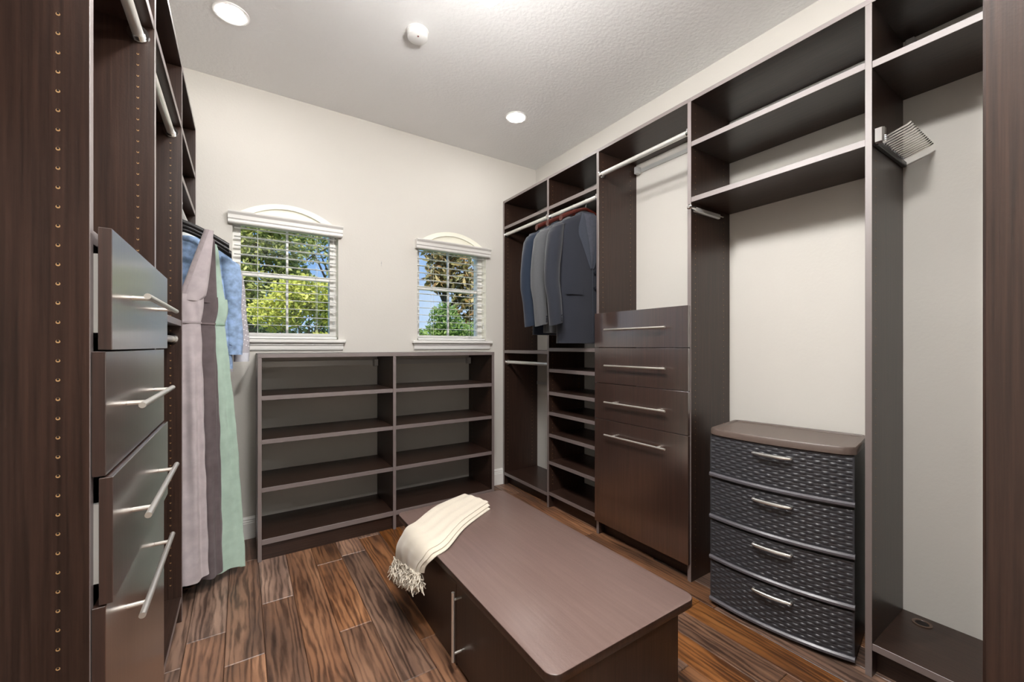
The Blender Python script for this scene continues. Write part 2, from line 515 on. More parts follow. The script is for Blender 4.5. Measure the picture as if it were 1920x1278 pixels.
def blind(c, label):
    t = thing('window_blind', label, 'blinds', (c, YF - 0.02, WZ0))
    # valance with crown profile
    prof = [(0.0, 1.938), (-.036, 1.938), (-.040, 1.945), (-.040, 1.958), (-.046, 1.964), (-.048, 1.985), (-.060, 1.998), (-.062, 2.006), (0, 2.006)]
    MB().loft([[(xx, YF + p[0], p[1]) for p in prof] for xx in (c - HW - .022, c + HW + .022)]).build('valance', WHITE, t, angle=25)
    MB().box(c - HW + .006, c + HW - .006, YF + .006, YF + .05, 1.945, 1.985).build('head_rail', WHITE, t)
    z = 1.272; k = 0
    sm = None
    while z < 1.94:
        o = MB().box(c - HW + .008, c + HW - .008, YF + 0.012, YF + 0.048, z - .001, z + .001).build('slat', WHITEP, t) if sm is None else None
        if o: sm = o; z_first = z
        else:
            o = sm.copy(); C.objects.link(o); o.parent = t; o.location = (0, 0, z - z_first)
        z += 0.0545
    MB().box(c - HW + .008, c + HW - .008, YF + 0.004, YF + 0.052, WZ0 + .003, WZ0 + .018, bev=.003).build('bottom_rail', WHITEP, t)
    for dx in (-.17, .17):
        for yy in (YF + .003, YF + .053):
            MB().tube([(c + dx, yy, WZ0 + .01), (c + dx, yy, 1.95)], .0009, 5).build('ladder_cord', WHITEP, t)
    MB().tube([(c + HW - .03, YF - .004, 1.94), (c + HW - .03, YF - .004, 1.36)], .0012, 5).build('pull_cord', WHITEP, t)
    MB().tube([(c + HW - .03, YF - .004, 1.36), (c + HW - .03, YF - .004, 1.335)], [.004, .007], 8).build('cord_tassel', STEEL, t)
    return t
blind(WIN[0], 'white slatted blind on the arched window beside the hanging dresses')
blind(WIN[1], 'white slatted blind on the arched window nearest the hanging suits')

# baseboards
def baseboard(name, p0, p1, nrm):
    prof = [(0, 0), (.016, 0), (.016, .095), (.012, .1), (.014, .106), (.010, .112), (.012, .12), (.006, .132), (0, .135)]
    struct(MB().loft([[(p[0] + nrm[0] * a, p[1] + nrm[1] * a, z) for a, z in prof] for p in (p0, p1)]).build(name, WHITE, angle=20))
XF = 1.891
baseboard('baseboard_far', (XL, YF), (.069, YF), (0, -1))
baseboard('baseboard_corner', (1.586, YF), (XF - .002, YF), (0, -1))
baseboard('baseboard_left', (XL, YN), (XL, .368), (1, 0))
tag(MB().tube([(0.849, YF - .008, 1.80), (0.849, YF + .002, 1.795)], .0018, 6).tube([(0.849, YF - .004, 1.812), (0.849, YF - .004, 1.775)], .0014, 6).build('wall_nail', STEEL), 'tiny bare nail in the wall between the two windows', 'nail')

# ------------------------------------------------------------------ ceiling fixtures
def can(x, y, label, z=ZC, r=0.056, lm=None):
    t = thing('recessed_light', label, 'light', (x, y, z), 'recessed ceiling lights')
    n = 32
    rings = []
    for rr, zz in ((r + .022, 0.0), (r + .02, -.004), (r + .006, -.005), (r, -.002), (r - .004, .004)):
        rings.append([(x + rr * math.cos(2 * PI * k / n), y + rr * math.sin(2 * PI * k / n), z + zz) for k in range(n)])
    MB().loft(rings, caps=False).build('trim_ring', WHITEP, t)
    # slightly domed lens standing a little proud of the ring
    rings = [[(x + rr * math.cos(2 * PI * k / n), y + rr * math.sin(2 * PI * k / n), z + zz) for k in range(n)] for rr, zz in ((r, -.001), (r * .96, -.0065), (r * .7, -.009), (r * .3, -.010), (.002, -.0102))]
    MB().loft(rings).build('lens', lm or LAMP, t)
can(-0.045, 2.415, 'round recessed ceiling light above the hanging dresses')
can(1.615, 2.404, 'round recessed ceiling light near the corner above the hanging suits')
can(-0.03, 0.42, 'round recessed ceiling light above the pale reflecting drawers')
can(1.58, 0.40, 'round recessed ceiling light above the woven drawer tower')
can(0.2, -1.0, 'round added fill light in the hall ceiling by the doorway', r=.08, lm=HALL_FILL)  # both hall lamps are added, to send soft fill through the doorway
can(1.2, -1.8, 'round added fill light in the ceiling at the back of the hall', r=.08, lm=HALL_FILL)

PX, PY = .72, 1.243
t = thing('pendant_light', 'small bright pendant lantern hanging over the bench', 'light', (PX, PY, ZC))
def hexring(r, z, n=8): return [(PX + r * math.cos(2 * PI * k / n + .4), PY + r * math.sin(2 * PI * k / n + .4), z) for k in range(n)]
MB().loft([hexring(.004, 2.374), hexring(.045, 2.416), hexring(.088, 2.462), hexring(.090, 2.482)]).build('glass_shade', LAMP_PEND, t, smooth=False)
MB().loft([hexring(.091, 2.482), hexring(.034, 2.552)]).build('upper_glass', LAMP_TOP, t, smooth=False)
MB().loft([hexring(.036, 2.550, 16), hexring(.036, 2.558, 16), hexring(.016, 2.570, 16)]).tube([(PX, PY, 2.56), (PX, PY, ZC - .02)], .007, 10).build('stem', NICKEL, t)
MB().loft([hexring(.06, ZC, 24), hexring(.06, ZC - .012, 24), hexring(.02, ZC - .026, 24)]).build('canopy', NICKEL, t)

t = thing('dome_light', 'flush white glass dome light on the ceiling just inside the doorway', 'light', (.35, .30, ZC))
def dring(r, z, n=32): return [(.35 + r * math.cos(2 * PI * k / n), .30 + r * math.sin(2 * PI * k / n), z) for k in range(n)]
MB().loft([dring(.165, ZC), dring(.165, ZC - .022), dring(.155, ZC - .026)]).build('base_ring', NICKEL, t)
MB().loft([dring(.153, ZC - .024), dring(.146, ZC - .05), dring(.12, ZC - .074), dring(.07, ZC - .09), dring(.004, ZC - .095)]).build('glass_dome', LAMP_DOME, t)

t = thing('smoke_detector', 'white round smoke detector on the textured ceiling', 'smoke detector', (.752, 2.028, ZC))
n = 28
def rings_at(x, y, L):
    return [[(x + r * math.cos(2 * PI * k / n), y + r * math.sin(2 * PI * k / n), z) for k in range(n)] for r, z in L]
MB().loft(rings_at(.752, 2.028, [(.056, ZC), (.056, ZC - .008), (.052, ZC - .01), (.052, ZC - .014), (.050, ZC - .034), (.040, ZC - .040), (.002, ZC - .041)])).build('housing', WHITEP, t)
MB().loft(rings_at(.747, 2.005, [(.004, ZC - .040), (.004, ZC - .0425), (.001, ZC - .0427)])).build('test_button', plain('led_grey', srgb(120, 60, 60)), t)

# ------------------------------------------------------------------ closet parts
def holes(parent, face, plane, cols, z0, z1, name='shelf_pin_holes', r=.0028):
    """rows of shelf pin holes on a panel face; face = sign of the Y normal (or ('x', sign))"""
    m_ = MB()
    axis, sg = face
    z = z0
    while z < z1:
        for c in cols:
            if axis == 'y':
                m_.disc((c, plane + sg * .0003, z), (0, sg, 0), r, 10, 0)
                m_.disc((c, plane + sg * .0005, z + .0010), (0, sg, 0), r * .62, 8, 1)
            else:
                m_.disc((plane + sg * .0003, c, z), (sg, 0, 0), r, 10, 0)
                m_.disc((plane + sg * .0005, c, z + .0010), (sg, 0, 0), r * .62, 8, 1)
        z += 0.032
    o = m_.build(name, [HOLE_T, HOLE_D], parent, smooth=False, fix=False)
    o['kind'] = 'stuff'
    return o

def panel(parent, name, x0, x1, y0, y1, z0, z1, edge, mat=None):
    return MB().box(x0, x1, y0, y1, z0, z1, edge=edge, bev=.0008).build(name, [mat or WZ, EDGE], parent)

def rod(parent, x, y0, y1, z, r=.0140, mat=None):
    o = MB().tube([(x, y0 + .004, z), (x, y1 - .004, z)], r, 14).build('hanging_rod', mat or RODM, parent)
    for yy, s in ((y0, 1), (y1, -1)):
        MB().tube([(x, yy, z), (x, yy + s * .006, z)], r + .011, 16).tube([(x, yy + s * .006, z), (x, yy + s * .016, z)], r + .003, 14).build('rod_socket', CHROME, o)
    return o

def wall_rail(parent, xw, y0, y1, z, sx, bracket_y=None):
    o = MB().box(min(xw, xw + sx * .006), max(xw, xw + sx * .006), y0, y1, z - .013, z + .013).build('mounting_rail', STEEL, parent)
    if bracket_y is not None:
        b = MB()
        xa, xb = sorted((xw + sx * .006, xw + sx * .045))
        b.box(xa, xb, bracket_y - .014, bracket_y + .014, z - .024, z + .022, bev=.003)
        b.tube([(xw + sx * .046, bracket_y, z - .006), (xw + sx * .049, bracket_y, z - .006)], .006, 10)
        b.build('rail_bracket', STEEL, o)
    return o

def bar_handle(parent, p0, p1, nrm, r=.006, stand=.032, post_in=.055, mat=None):
    """bar pull: bar ends p0,p1 lie on the front face; nrm points out of the face"""
    p0, p1, nrm = Vector(p0), Vector(p1), Vector(nrm)
    d = (p1 - p0).normalized()
    m_ = MB().tube([p0 + nrm * stand, p1 + nrm * stand], r, 12)
    for q in (p0 + d * post_in, p1 - d * post_in):
        m_.tube([q - nrm * .001, q + nrm * stand], r * .8, 10)
    return m_.build('handle', mat or NICKEL, parent)

TP = 0.020   # panel thickness
TS = 0.025   # shelf thickness

# ---------- right wall
XF, XB = 1.891, 2.248
EDX = [(-1, 0, 0)]
PANY = {'A': 3.000, 'B': 2.385, 'C': 1.876, 'D': 1.235, 'E': 0.523, 'G': -0.135}
ZT = 2.445
def shelf(parent, y0, y1, ztop, x0=None, x1=None, name='shelf', th=TS, edge=None, mat=None):
    return MB().box(XF + .002 if x0 is None else x0, XB if x1 is None else x1, y0, y1, ztop - th, ztop, edge=edge or EDX, bev=.0008).build(name, [mat or WY, EDGE], parent)
def side_panel(parent, y, z1=ZT - TP):
    return panel(parent, 'side_panel', XF, XB, y, y + TP, 0, z1, EDX)
def kick(parent, y0, y1, z1, setback=.05):
    return MB().box(XF + setback, XF + setback + .016, y0, y1, 0, z1).build('kick_board', WY, parent)
HC = [XF + .037, XB - .06]

# bay 1: far corner, two rods
b1 = thing('closet_bay', 'dark closet bay in the far corner with two bare rods', 'closet', (XF + .17, 2.7, 0), 'tall closet bays of the right wall')
side_panel(b1, PANY['A']); side_panel(b1, PANY['B'])
y0, y1 = PANY['B'] + TP, PANY['A']
MB().box(XF, XB, y0 - TP, y1 + TP, ZT - TP, ZT, edge=EDX, bev=.0008).build('top_board', [WY, EDGE], b1)
shelf(b1, y0, y1, 2.222); shelf(b1, y0, y1, 1.157); shelf(b1, y0, y1, .105, name='base_shelf'); kick(b1, y0, y1, .08)
rod(b1, XF + .018, y0, y1, 2.155); rod(b1, XF + .03, y0, y1, 1.055)
wall_rail(b1, XB, y0, y1, 2.385, -1, y0 + .03)
wall_rail(b1, XB, y0, y1, .86, -1)
holes(b1, ('y', -1), PANY['A'], HC, .17, 2.38)

# bay 2: suits and shoe shelves
b2 = thing('closet_bay', 'dark closet bay with suits above a column of low shoe shelves', 'closet', (XF + .17, 2.15, 0), 'tall closet bays of the right wall')
side_panel(b2, PANY['C'])
y0, y1 = PANY['C'] + TP, PANY['B']
MB().box(XF, XB, y0 - TP, y1, ZT - TP, ZT, edge=EDX, bev=.0008).build('top_board', [WY, EDGE], b2)
for z in (2.222, 1.178, 1.025, .857, .709, .548, .346): shelf(b2, y0, y1, z)
shelf(b2, y0, y1, .118, name='base_shelf'); kick(b2, y0, y1, .09)
rod(b2, XF + .018, y0, y1, 2.150)
wall_rail(b2, XB, y0, y1, 2.385, -1, y0 + .03)
holes(b2, ('y', -1), PANY['B'], HC, .17, 2.38)

# bay 3: drawers
b3 = thing('closet_bay', 'dark closet bay with three drawers over a tall hamper front', 'closet', (XF + .17, 1.55, 0), 'tall closet bays of the right wall')
side_panel(b3, PANY['D'])
y0, y1 = PANY['D'] + TP, PANY['C']
MB().box(XF, XB, y0 - TP, y1, ZT - TP, ZT, edge=EDX, bev=.0008).build('top_board', [WY, EDGE], b3)
rod(b3, XF + .022, y0, y1, 2.285)
wall_rail(b3, XB, y0, y1, 2.372, -1, y1 - .03)
shelf(b3, y0, y1, 1.395, name='counter_shelf'); kick(b3, y0, y1, .085)
holes(b3, ('y', -1), PANY['C'], HC, 1.44, 2.38)

def drawer_stack(parent, y0, y1, xface, sx, pulls, zs):
    """overlay drawer fronts; xface = closed face plane, sx = outward X direction"""
    for i, (za, zb) in enumerate(zs):
        xo = xface + sx * pulls[i]
        x0, x1 = sorted((xo, xo - sx * .018))
        nm = 'hamper_front' if i == len(zs) - 1 else 'drawer'
        m_ = MB().box(x0, x1, y0, y1, za, zb, bev=.001)
        d = m_.build(nm, [WN], parent)
        bx0, bx1 = sorted((xo - sx * .0181, xo - sx * .31))
        hh = min(zb - za - .05, .14)
        bb = MB()
        bb.box(bx0, bx1, y0 + .022, y0 + .034, za + .03, za + .03 + hh); bb.box(bx0, bx1, y1 - .034, y1 - .022, za + .03, za + .03 + hh)
        bb.box(bx0, bx1, y0 + .034, y1 - .034, za + .03, za + .04)
        bb.build('drawer_box', BOXW, d)
        ym = (y0 + y1) / 2
        zh = (za + zb) / 2 if i < len(zs) - 1 else zb - .085
        bar_handle(d, (xo, ym - .215, zh), (xo, ym + .215, zh), (sx, 0, 0))
DZS = [(1.184, 1.397), (.964, 1.181), (.740, .961), (.088, .737)]
drawer_stack(b3, PANY['D'] + .004, PANY['C'] + TP - .003, XF - .019, -1, (0, 0, 0, 0), DZS)

# bay 4: open bay with the woven tower
b4 = thing('closet_bay', 'dark open closet bay with two high shelves above the woven drawer tower', 'closet', (XF + .17, .9, 0), 'tall closet bays of the right wall')
side_panel(b4, PANY['E'])
y0, y1 = PANY['E'] + TP, PANY['D']
MB().box(XF, XB, y0 - TP, y1, ZT - TP, ZT, edge=EDX, bev=.0008).build('top_board', [WY, EDGE], b4)
shelf(b4, y0, y1, 2.222); shelf(b4, y0, y1, 1.942)
wall_rail(b4, XB, y0, y1, 2.405, -1)
holes(b4, ('y', -1), PANY['D'], HC, .07, 2.40)

# bay 5: nearest bay
b5 = thing('closet_bay', 'dark closet bay with a cable grommet in its base shelf and a tie rack', 'closet', (XF + .17, .2, 0), 'tall closet bays of the right wall')
side_panel(b5, PANY['G'])
y0, y1 = PANY['G'] + TP, PANY['E']
MB().box(XF, XB, y0 - TP, y1, ZT - TP, ZT, edge=EDX, bev=.0008).build('top_board', [WY, EDGE], b5)
shelf(b5, y0, y1, 2.215)
bs = shelf(b5, y0, y1, .122, name='base_shelf'); kick(b5, y0, y1, .097)
wall_rail(b5, XB, y0, y1, 2.385, -1, y1 - .03)
gx, gy = 2.19, .455
rg = [[(gx + r * math.cos(2 * PI * k / 24), gy + r * math.sin(2 * PI * k / 24), z) for k in range(24)] for r, z in ((.029, .122), (.029, .1245), (.022, .125), (.0205, .1235), (.020, .1225))]
g_ = MB().loft(rg, 0, caps=False); g_.add(rg[-1], [list(range(24))], 1)
g_.build('cable_grommet', [plain('grommet_brown', srgb(86, 66, 54), rough=.4), HOLE_D], bs, fix=False)
holes(b5, ('y', -1), PANY['E'], HC[:1], .17, 2.38)

# valet rod on panel D
t = thing('valet_rod', 'chrome pull-out valet rod on the side panel above the woven tower', 'valet rod', (1.95, PANY['D'] - .01, 1.885))
yy = PANY['D'] - .012
MB().box(1.905, 2.13, PANY['D'] - .0185, PANY['D'] - .0005, 1.868, 1.892, bev=.004).build('slide_housing', STEEL, t)
MB().tube([(2.16, yy, 1.884), (1.875, yy, 1.884)], .005, 10).build('slide_rod', CHROME, t)
MB().tube([(1.90, yy, 1.884), (1.893, yy, 1.884), (1.880, yy, 1.884), (1.872, yy, 1.884), (1.858, yy, 1.884), (1.852, yy, 1.884)], [.011, .012, .008, .008, .013, .008], 14).build('knob', CHROME, t)

# tie rack on panel E
ty = PANY['E']
t = thing('tie_rack', 'chrome pull-out tie rack with rows of thin prongs on the side panel', 'tie rack', (2.05, ty - .01, 1.93))
MB().box(1.905, 2.235, ty - .014, ty - .0005, 1.912, 1.932, bev=.002).build('slide_rail', BLACKP, t)
MB().box(1.895, 1.925, ty - .032, ty - .001, 1.915, 1.975, bev=.006).build('front_bracket', CHROME, t)
pr0 = None
for i in range(14):
    xx = 1.93 + i * .0215
    if pr0 is None:
        pr0 = MB().tube([(xx, ty - .006, 1.938), (xx, ty - .03, 1.944), (xx, ty - .085, 1.960), (xx, ty - .095, 1.967)], .0032, 7).build('prong', CHROME, t)
    else:
        o = pr0.copy(); C.objects.link(o); o.parent = t; o.location = (i * .0215, 0, 0)
MB().box(1.925, 2.225, ty - .008, ty - .002, 1.932, 1.942, bev=.002).build('prong_bar', CHROME, t)

# ---------- left wall
LXF, LXB = -0.218, XL + .002
EL = [(1, 0, 0)]
LP = {0: .37, 1: .985, 2: 1.610, 3: 2.265, 4: 2.890}
ZTL = 2.415
def lshelf(parent, y0, y1, ztop, name='shelf'):
    return MB().box(LXB, LXF - .002, y0, y1, ztop - TS, ztop, edge=EL, bev=.0008).build(name, [WY, EDGE], parent)
def lpanel(parent, y, z1=ZTL - TP):
    return panel(parent, 'side_panel', LXB, LXF, y, y + TP, 0, z1, EL)
def ltop(parent, y0, y1):
    MB().box(LXB, LXF, y0, y1, ZTL - TP, ZTL, edge=EL, bev=.0008).build('top_board', [WY, EDGE], parent)
def lkick(parent, y0, y1, z1): MB().box(LXF - .066, LXF - .05, y0, y1, 0, z1).build('kick_board', WY, parent)
LHC = [LXF - .038, LXB + .06]
l0 = thing('closet_bay', 'dark closet bay with a drilled side panel close to the doorway', 'closet', (LXF - .18, .68, 0), 'tall closet bays of the left wall')
lpanel(l0, LP[0]); lpanel(l0, LP[1])
y0, y1 = LP[0] + TP, LP[1]
ltop(l0, y0 - TP, y1 + TP); lshelf(l0, y0, y1, 2.165); lshelf(l0, y0, y1, 1.955); lshelf(l0, y0, y1, .11, 'base_shelf'); lkick(l0, y0, y1, .085)
holes(l0, ('y', -1), LP[1], LHC, .43, 1.92)
l1 = thing('closet_bay', 'dark closet bay with pale reflecting drawer fronts slightly pulled open', 'closet', (LXF - .18, 1.3, 0), 'tall closet bays of the left wall')
lpanel(l1, LP[2])
y0, y1 = LP[1] + TP, LP[2]
ltop(l1, y0, y1 + TP); lshelf(l1, y0, y1, 2.16); lshelf(l1, y0, y1, 1.395, 'counter_shelf'); lkick(l1, y0, y1, .085)
rod(l1, LXF - .037, y0, y1, 2.105)
holes(l1, ('y', -1), LP[2], LHC, 1.44, 2.06)
drawer_stack(l1, LP[1] + .003, LP[2] + TP - .004, LXF + .019, 1, (.008, 0, .009, 0), DZS)
l2 = thing('closet_bay', 'dark closet bay with double rods between the drawers and the dresses', 'closet', (LXF - .18, 1.95, 0), 'tall closet bays of the left wall')
lpanel(l2, LP[3])
y0, y1 = LP[2] + TP, LP[3]
ltop(l2, y0, y1 + TP); lshelf(l2, y0, y1, 2.16); lshelf(l2, y0, y1, 1.302); lshelf(l2, y0, y1, .11, 'base_shelf'); lkick(l2, y0, y1, .085)
rod(l2, LXF - .037, y0, y1, 2.105); rod(l2, LXF - .037, y0, y1, 1.222)
holes(l2, ('y', -1), LP[3], LHC[:1], .17, 2.06)
l3 = thing('closet_bay', 'dark closet bay holding the hanging dresses and shirts', 'closet', (LXF - .18, 2.58, 0), 'tall closet bays of the left wall')
lpanel(l3, LP[4])
y0, y1 = LP[3] + TP, LP[4]
ltop(l3, y0, y1 + TP); lshelf(l3, y0, y1, 2.155); lshelf(l3, y0, y1, 1.945)
RX, RZ = LXF - .024, 1.815
rod(l3, RX, y0, y1, RZ)

# ---------- near wall unit at the right of the camera
nu = thing('closet_tower', 'dark tall closet end panel standing close beside the doorway', 'closet', (1.3, -.05, 0))
for xx in (1.0, 1.62):
    MB().box(xx, xx + .022, YN + .005, .1375, 0, ZT - TP, bev=.004).build('side_panel', [WZ], nu)
for z in (.11, .5, .9, 1.3, 1.7, 2.1):
    MB().box(1.022, 1.62, YN + .005, .135, z - TS, z, edge=[(0, 1, 0)], bev=.0008).build('shelf', [WX, EDGE], nu)
MB().box(1.0, 1.642, YN + .005, .1375, ZT - TP, ZT, bev=.0008).build('top_board', [WX], nu)

# ---------- bookcase under the windows
BY0, BY1 = 2.654, YF - .002
EB = [(0, -1, 0)]
bk = thing('bookcase', 'low dark open bookcase with two columns of shelves under the windows', 'bookcase', (.83, 2.83, 0))
BX = [(.071, .090), (.819, .839), (1.563, 1.584)]
ZB = 1.148
for a, b in BX:
    MB().box(a, b, BY0, BY1, 0, ZB - .022, edge=EB, bev=.0008).build('side_panel', [WZ, EDGE], bk)
MB().box(BX[0][0], BX[2][1], BY0 - .002, BY1, ZB - .022, ZB, edge=EB, bev=.0008).build('top_board', [WX, EDGE], bk)
for i in (0, 1):
    xa, xb = BX[i][1], BX[i + 1][0]
    for z in (.915, .672, .405): MB().box(xa, xb, BY0 + .003, BY1, z - TS, z, edge=EB, bev=.0008).build('shelf', [WX, EDGE], bk)
    MB().box(xa, xb, BY0 + .001, BY1, .12 - .03, .12, edge=EB, bev=.0008).build('base_shelf', [WX, EDGE], bk)
    MB().box(xa, xb, BY0 + .02, BY0 + .036, 0, .09).build('kick_board', [WX], bk)
    r_ = MB().box(xa, xb, BY1 - .008, BY1 - .001, 1.058, 1.094).build('mounting_rail', STEEL, bk)
    MB().box(xb - .035, xb - .006, BY1 - .05, BY1 - .008, 1.05, 1.10, bev=.003).build('rail_bracket', STEEL, r_)
    holes(bk, ('x', -1), xb, [BY0 + .05, BY1 - .06], .17, 1.08)

# ---------- bench
bn = thing('bench', 'low dark brown bench cabinet with a wide smooth top in the middle', 'bench', (.935, 1.39, 0))
TX0, TX1, TY0, TY1, TZ = .633, 1.236, .787, 1.99, .375
def rrect(x0, x1, y0, y1, r, z, n=8):
    pts = []
    for cx_, cy_, a0 in ((x1 - r, y1 - r, 0), (x0 + r, y1 - r, PI / 2), (x0 + r, y0 + r, PI), (x1 - r, y0 + r, 1.5 * PI)):
        for k in range(n + 1):
            a = a0 + PI / 2 * k / n
            pts.append((cx_ + r * math.cos(a), cy_ + r * math.sin(a), z))
    return pts
rr_ = []
for ins, z in ((.0015, TZ - .026), (0, TZ - .0245), (0, TZ - .0025), (.0008, TZ - .0008), (.0025, TZ)):
    rr_.append(rrect(TX0 + ins, TX1 - ins, TY0 + ins, TY1 - ins, .035 - ins, z))
bt_ = MB().loft(rr_)
nq = len(rr_[0])
bt_.m = [1] * (nq * 3) + [0] * nq + [1, 0]  # sheen-pale top; dark sides put their lack of light into the colour
bt_.build('bench_top', [WT, WZ], bn, angle=50)
BXa, BXb, BYa, BYb = .667, 1.206, .834, 1.94
MB().box(BXa + .019, BXb, BYa, BYb, 0, TZ - .026, bev=.001).build('body', [WZ], bn)
d = MB().box(BXa, BXa + .018, BYa + .001, 1.392, .012, TZ - .03, bev=.001).build('door', [WZ], bn)
bar_handle(d, (BXa, 1.352, .055), (BXa, 1.352, .305), (-1, 0, 0), stand=.033, post_in=.028)
MB().box(BXa, BXa + .018, 1.395, BYb, 0, TZ - .03, bev=.001).build('front_panel', [WZ], bn)

# ---------- woven drawer tower
TW, TD, TH = .528, .325, .812
tw_ang = math.atan2(.085, .521)
# local: x along width (left 0 -> right TW), y depth (0 front -> TD back), z up
wdir = Vector((.161, -.987, 0)); ddir = Vector((.987, .161, 0))
org = Vector((1.819, 1.094, 0))
MT = Matrix(((wdir.x, ddir.x, 0, org.x), (wdir.y, ddir.y, 0, org.y), (0, 0, 1, 0), (0, 0, 0, 1)))
def bow(u, b=.036): return -b * (1 - (2 * u / TW - 1) ** 2)
RAT = plain('dark_woven_plastic', srgb(57, 57, 61), rough=0.36, spec=0.5)
RATB = plain('dark_plastic_frame', srgb(30, 28, 29), rough=0.42)
RATT = plain('brown_plastic_top', srgb(96, 82, 75), rough=0.4)
RATL = plain('dark_plastic_lip', srgb(84, 81, 86), rough=0.3)
SATIN = plain('satin_silver', srgb(214, 212, 208), rough=.3, metal=.9)
tw = thing('drawer_tower', 'charcoal woven-look plastic tower of four drawers with silver handles', 'drawers', tuple(org))
body = MB()
outl = [(0.006, .012), (.006, TD), (TW - .006, TD), (TW - .006, .012)] + [(TW - .006 - (TW - .012) * i / 10, .012 + bow(TW - .006 - (TW - .012) * i / 10)) for i in range(1, 10)]
body.loft([[(p[0], p[1], z) for p in outl] for z in (.012, TH - .03)])
for cx_ in (.03, TW - .03):
    for cy_ in (.05, TD - .04):
        body.tube([(cx_, cy_, 0), (cx_, cy_, .014)], .016, 10)
body.xf(MT).build('carcass', RATB, tw, angle=30)
NT = 24
def toprings():
    out = []
    for ins, z in ((.006, TH - .032), (0, TH - .028), (0, TH - .006), (.004, TH), (.016, TH), (.020, TH - .006), (.04, TH - .007)):
        pts = []
        for i in range(NT + 1):
            u = ins + (TW - 2 * ins) * i / NT
            pts.append((u, bow(u) - .004 + ins + (.02 * max(0, 1 - min(i, NT - i) / 1.5) ** 2), z))
        pts += [(TW - ins, TD - .02 , z), (TW - ins - .02, TD - ins, z), (ins + .02, TD - ins, z), (ins, TD - .02, z)]
        out.append(pts)
    return out
MB().loft(toprings()).xf(MT).build('top_tray', RATT, tw, angle=40)
seams = [(.589, .782), (.395, .585), (.207, .391), (.014, .203)]
for za, zb in seams:
    zl = za + .020
    def wv(u_, v_):
        u = .004 + (TW - .008) * u_
        zz = zl + (zb - .004 - zl) * v_
        cw, ch = .0235, .0125
        colf = (u - .004) / cw; rowf = (zz - zl) / ch
        ci = math.floor(colf); ri = math.floor(rowf)
        fu, fv = colf - ci, rowf - ri
        over = (ci + ri) % 2
        h = (math.sin(PI * fu) ** .7 * .0042 * math.sin(PI * fv) ** .35) if over else (.0012 * math.sin(PI * fv))
        if u_ < .012 or u_ > .988: h = .003
        return (u, bow(u) + .004 - h, zz)
    dr = MB().grid(184, 112, wv).xf(MT).build('drawer_front', RAT, tw, fix=False, angle=60)
    lp = MB()
    rings = []
    for i in range(21):
        u = .002 + (TW - .004) * i / 20
        yb = bow(u)
        rings.append([(u, yb + .006, za), (u, yb - .004, za + .001), (u, yb - .009, za + .006), (u, yb - .009, za + .014), (u, yb - .003, zl), (u, yb + .006, zl)])
    lp.loft(rings).xf(MT).build('drawer_lip', RATL, dr, angle=30)
    uc = TW / 2; zh = (za + zb) / 2 + .055
    hp = []
    for i in range(9):
        u = uc - .068 + .136 * i / 8
        hp.append((u, bow(u) - .014 - .006 * (1 - (i / 4 - 1) ** 2), zh))
    h_ = MB().tube(hp, [.005, .0065, .007, .007, .007, .007, .007, .0065, .005], 10)
    for i in (0, 8): h_.tube([hp[i], (hp[i][0], bow(hp[i][0]) + .004, zh)], .005, 8)
    h_.xf(MT).build('handle', SATIN, dr)

# ------------------------------------------------------------------ scarf on the bench
SC = plain('cream_wool', srgb(208, 198, 182), rough=0.9, spec=.1, bump=.25, bscale=420, sheen=.3)
sf = thing('scarf', 'folded cream scarf with a twisted fringe draped over the bench edge', 'scarf', (.8, 1.76, TZ))
def scarf_pt(s, t, lay=0.0, edge=0.0):
    """s along length 0 (far end) .. 1 (fringe), t across 0 (window side) .. 1"""
    # path of both long edges on the bench, then over the edge
    A = [Vector((.985, 1.985, TZ)), Vector((.80, 1.905, TZ)), Vector((.665, 1.800, TZ)), Vector((.622, 1.792, TZ - .012)), Vector((.602, 1.822, TZ - .075)), Vector((.600, 1.835, TZ - .135))]
    B = [Vector((1.055, 1.80, TZ)), Vector((.84, 1.665, TZ)), Vector((.69, 1.53, TZ)), Vector((.624, 1.515, TZ - .010)), Vector((.604, 1.540, TZ - .045)), Vector((.602, 1.552, TZ - .078))]
    def ev(P):
        f = s * (len(P) - 1); i = min(int(f), len(P) - 2); a = f - i
        p0 = P[max(i - 1, 0)]; p1 = P[i]; p2 = P[i + 1]; p3 = P[min(i + 2, len(P) - 1)]
        return 0.5 * ((2 * p1) + (p2 - p0) * a + (2 * p0 - 5 * p1 + 4 * p2 - p3) * a * a + (3 * p1 - p0 - 3 * p2 + p3) * a ** 3)
    p = ev(A).lerp(ev(B), t)
    over = max(0.0, min(1.0, (s - .52) / .12))
    up = Vector((-over, 0, 1 - over)).normalized()
    wob = .0025 * math.sin(9 * s + 5 * t) + .002 * math.sin(23 * t + 4 * s) + (.004 * math.sin(7 * t * PI) * over)
    return p + up * (lay + .004 + wob)
m_ = MB()
for lay, t0, t1, s0 in ((.000, .05, 1.05, .03), (.0085, .02, .99, .012), (.0165, 0, .91, 0)):
    th = .0082
    nu_, nv_ = 40, 18
    def top(u, v): return scarf_pt(s0 + (1 - s0) * u, t0 + (t1 - t0) * v, lay + th * (0.15 + .85 * min(1, 8 * v, 8 * (1 - v) + .2)))
    def bot(u, v): return scarf_pt(s0 + (1 - s0) * u, t0 + (t1 - t0) * v, lay)
    m_.grid(nu_, nv_, top)
    m_.grid(nu_, nv_, bot)
    loopu = [(i / nu_, 0) for i in range(nu_)] + [(1, j / nv_) for j in range(nv_)] + [(1 - i / nu_, 1) for i in range(nu_)] + [(0, 1 - j / nv_) for j in range(nv_)]
    m_.loft([[top(*q) for q in loopu], [bot(*q) for q in loopu]], caps=False)
m_.build('cloth', SC, sf, angle=60)
m_ = MB()
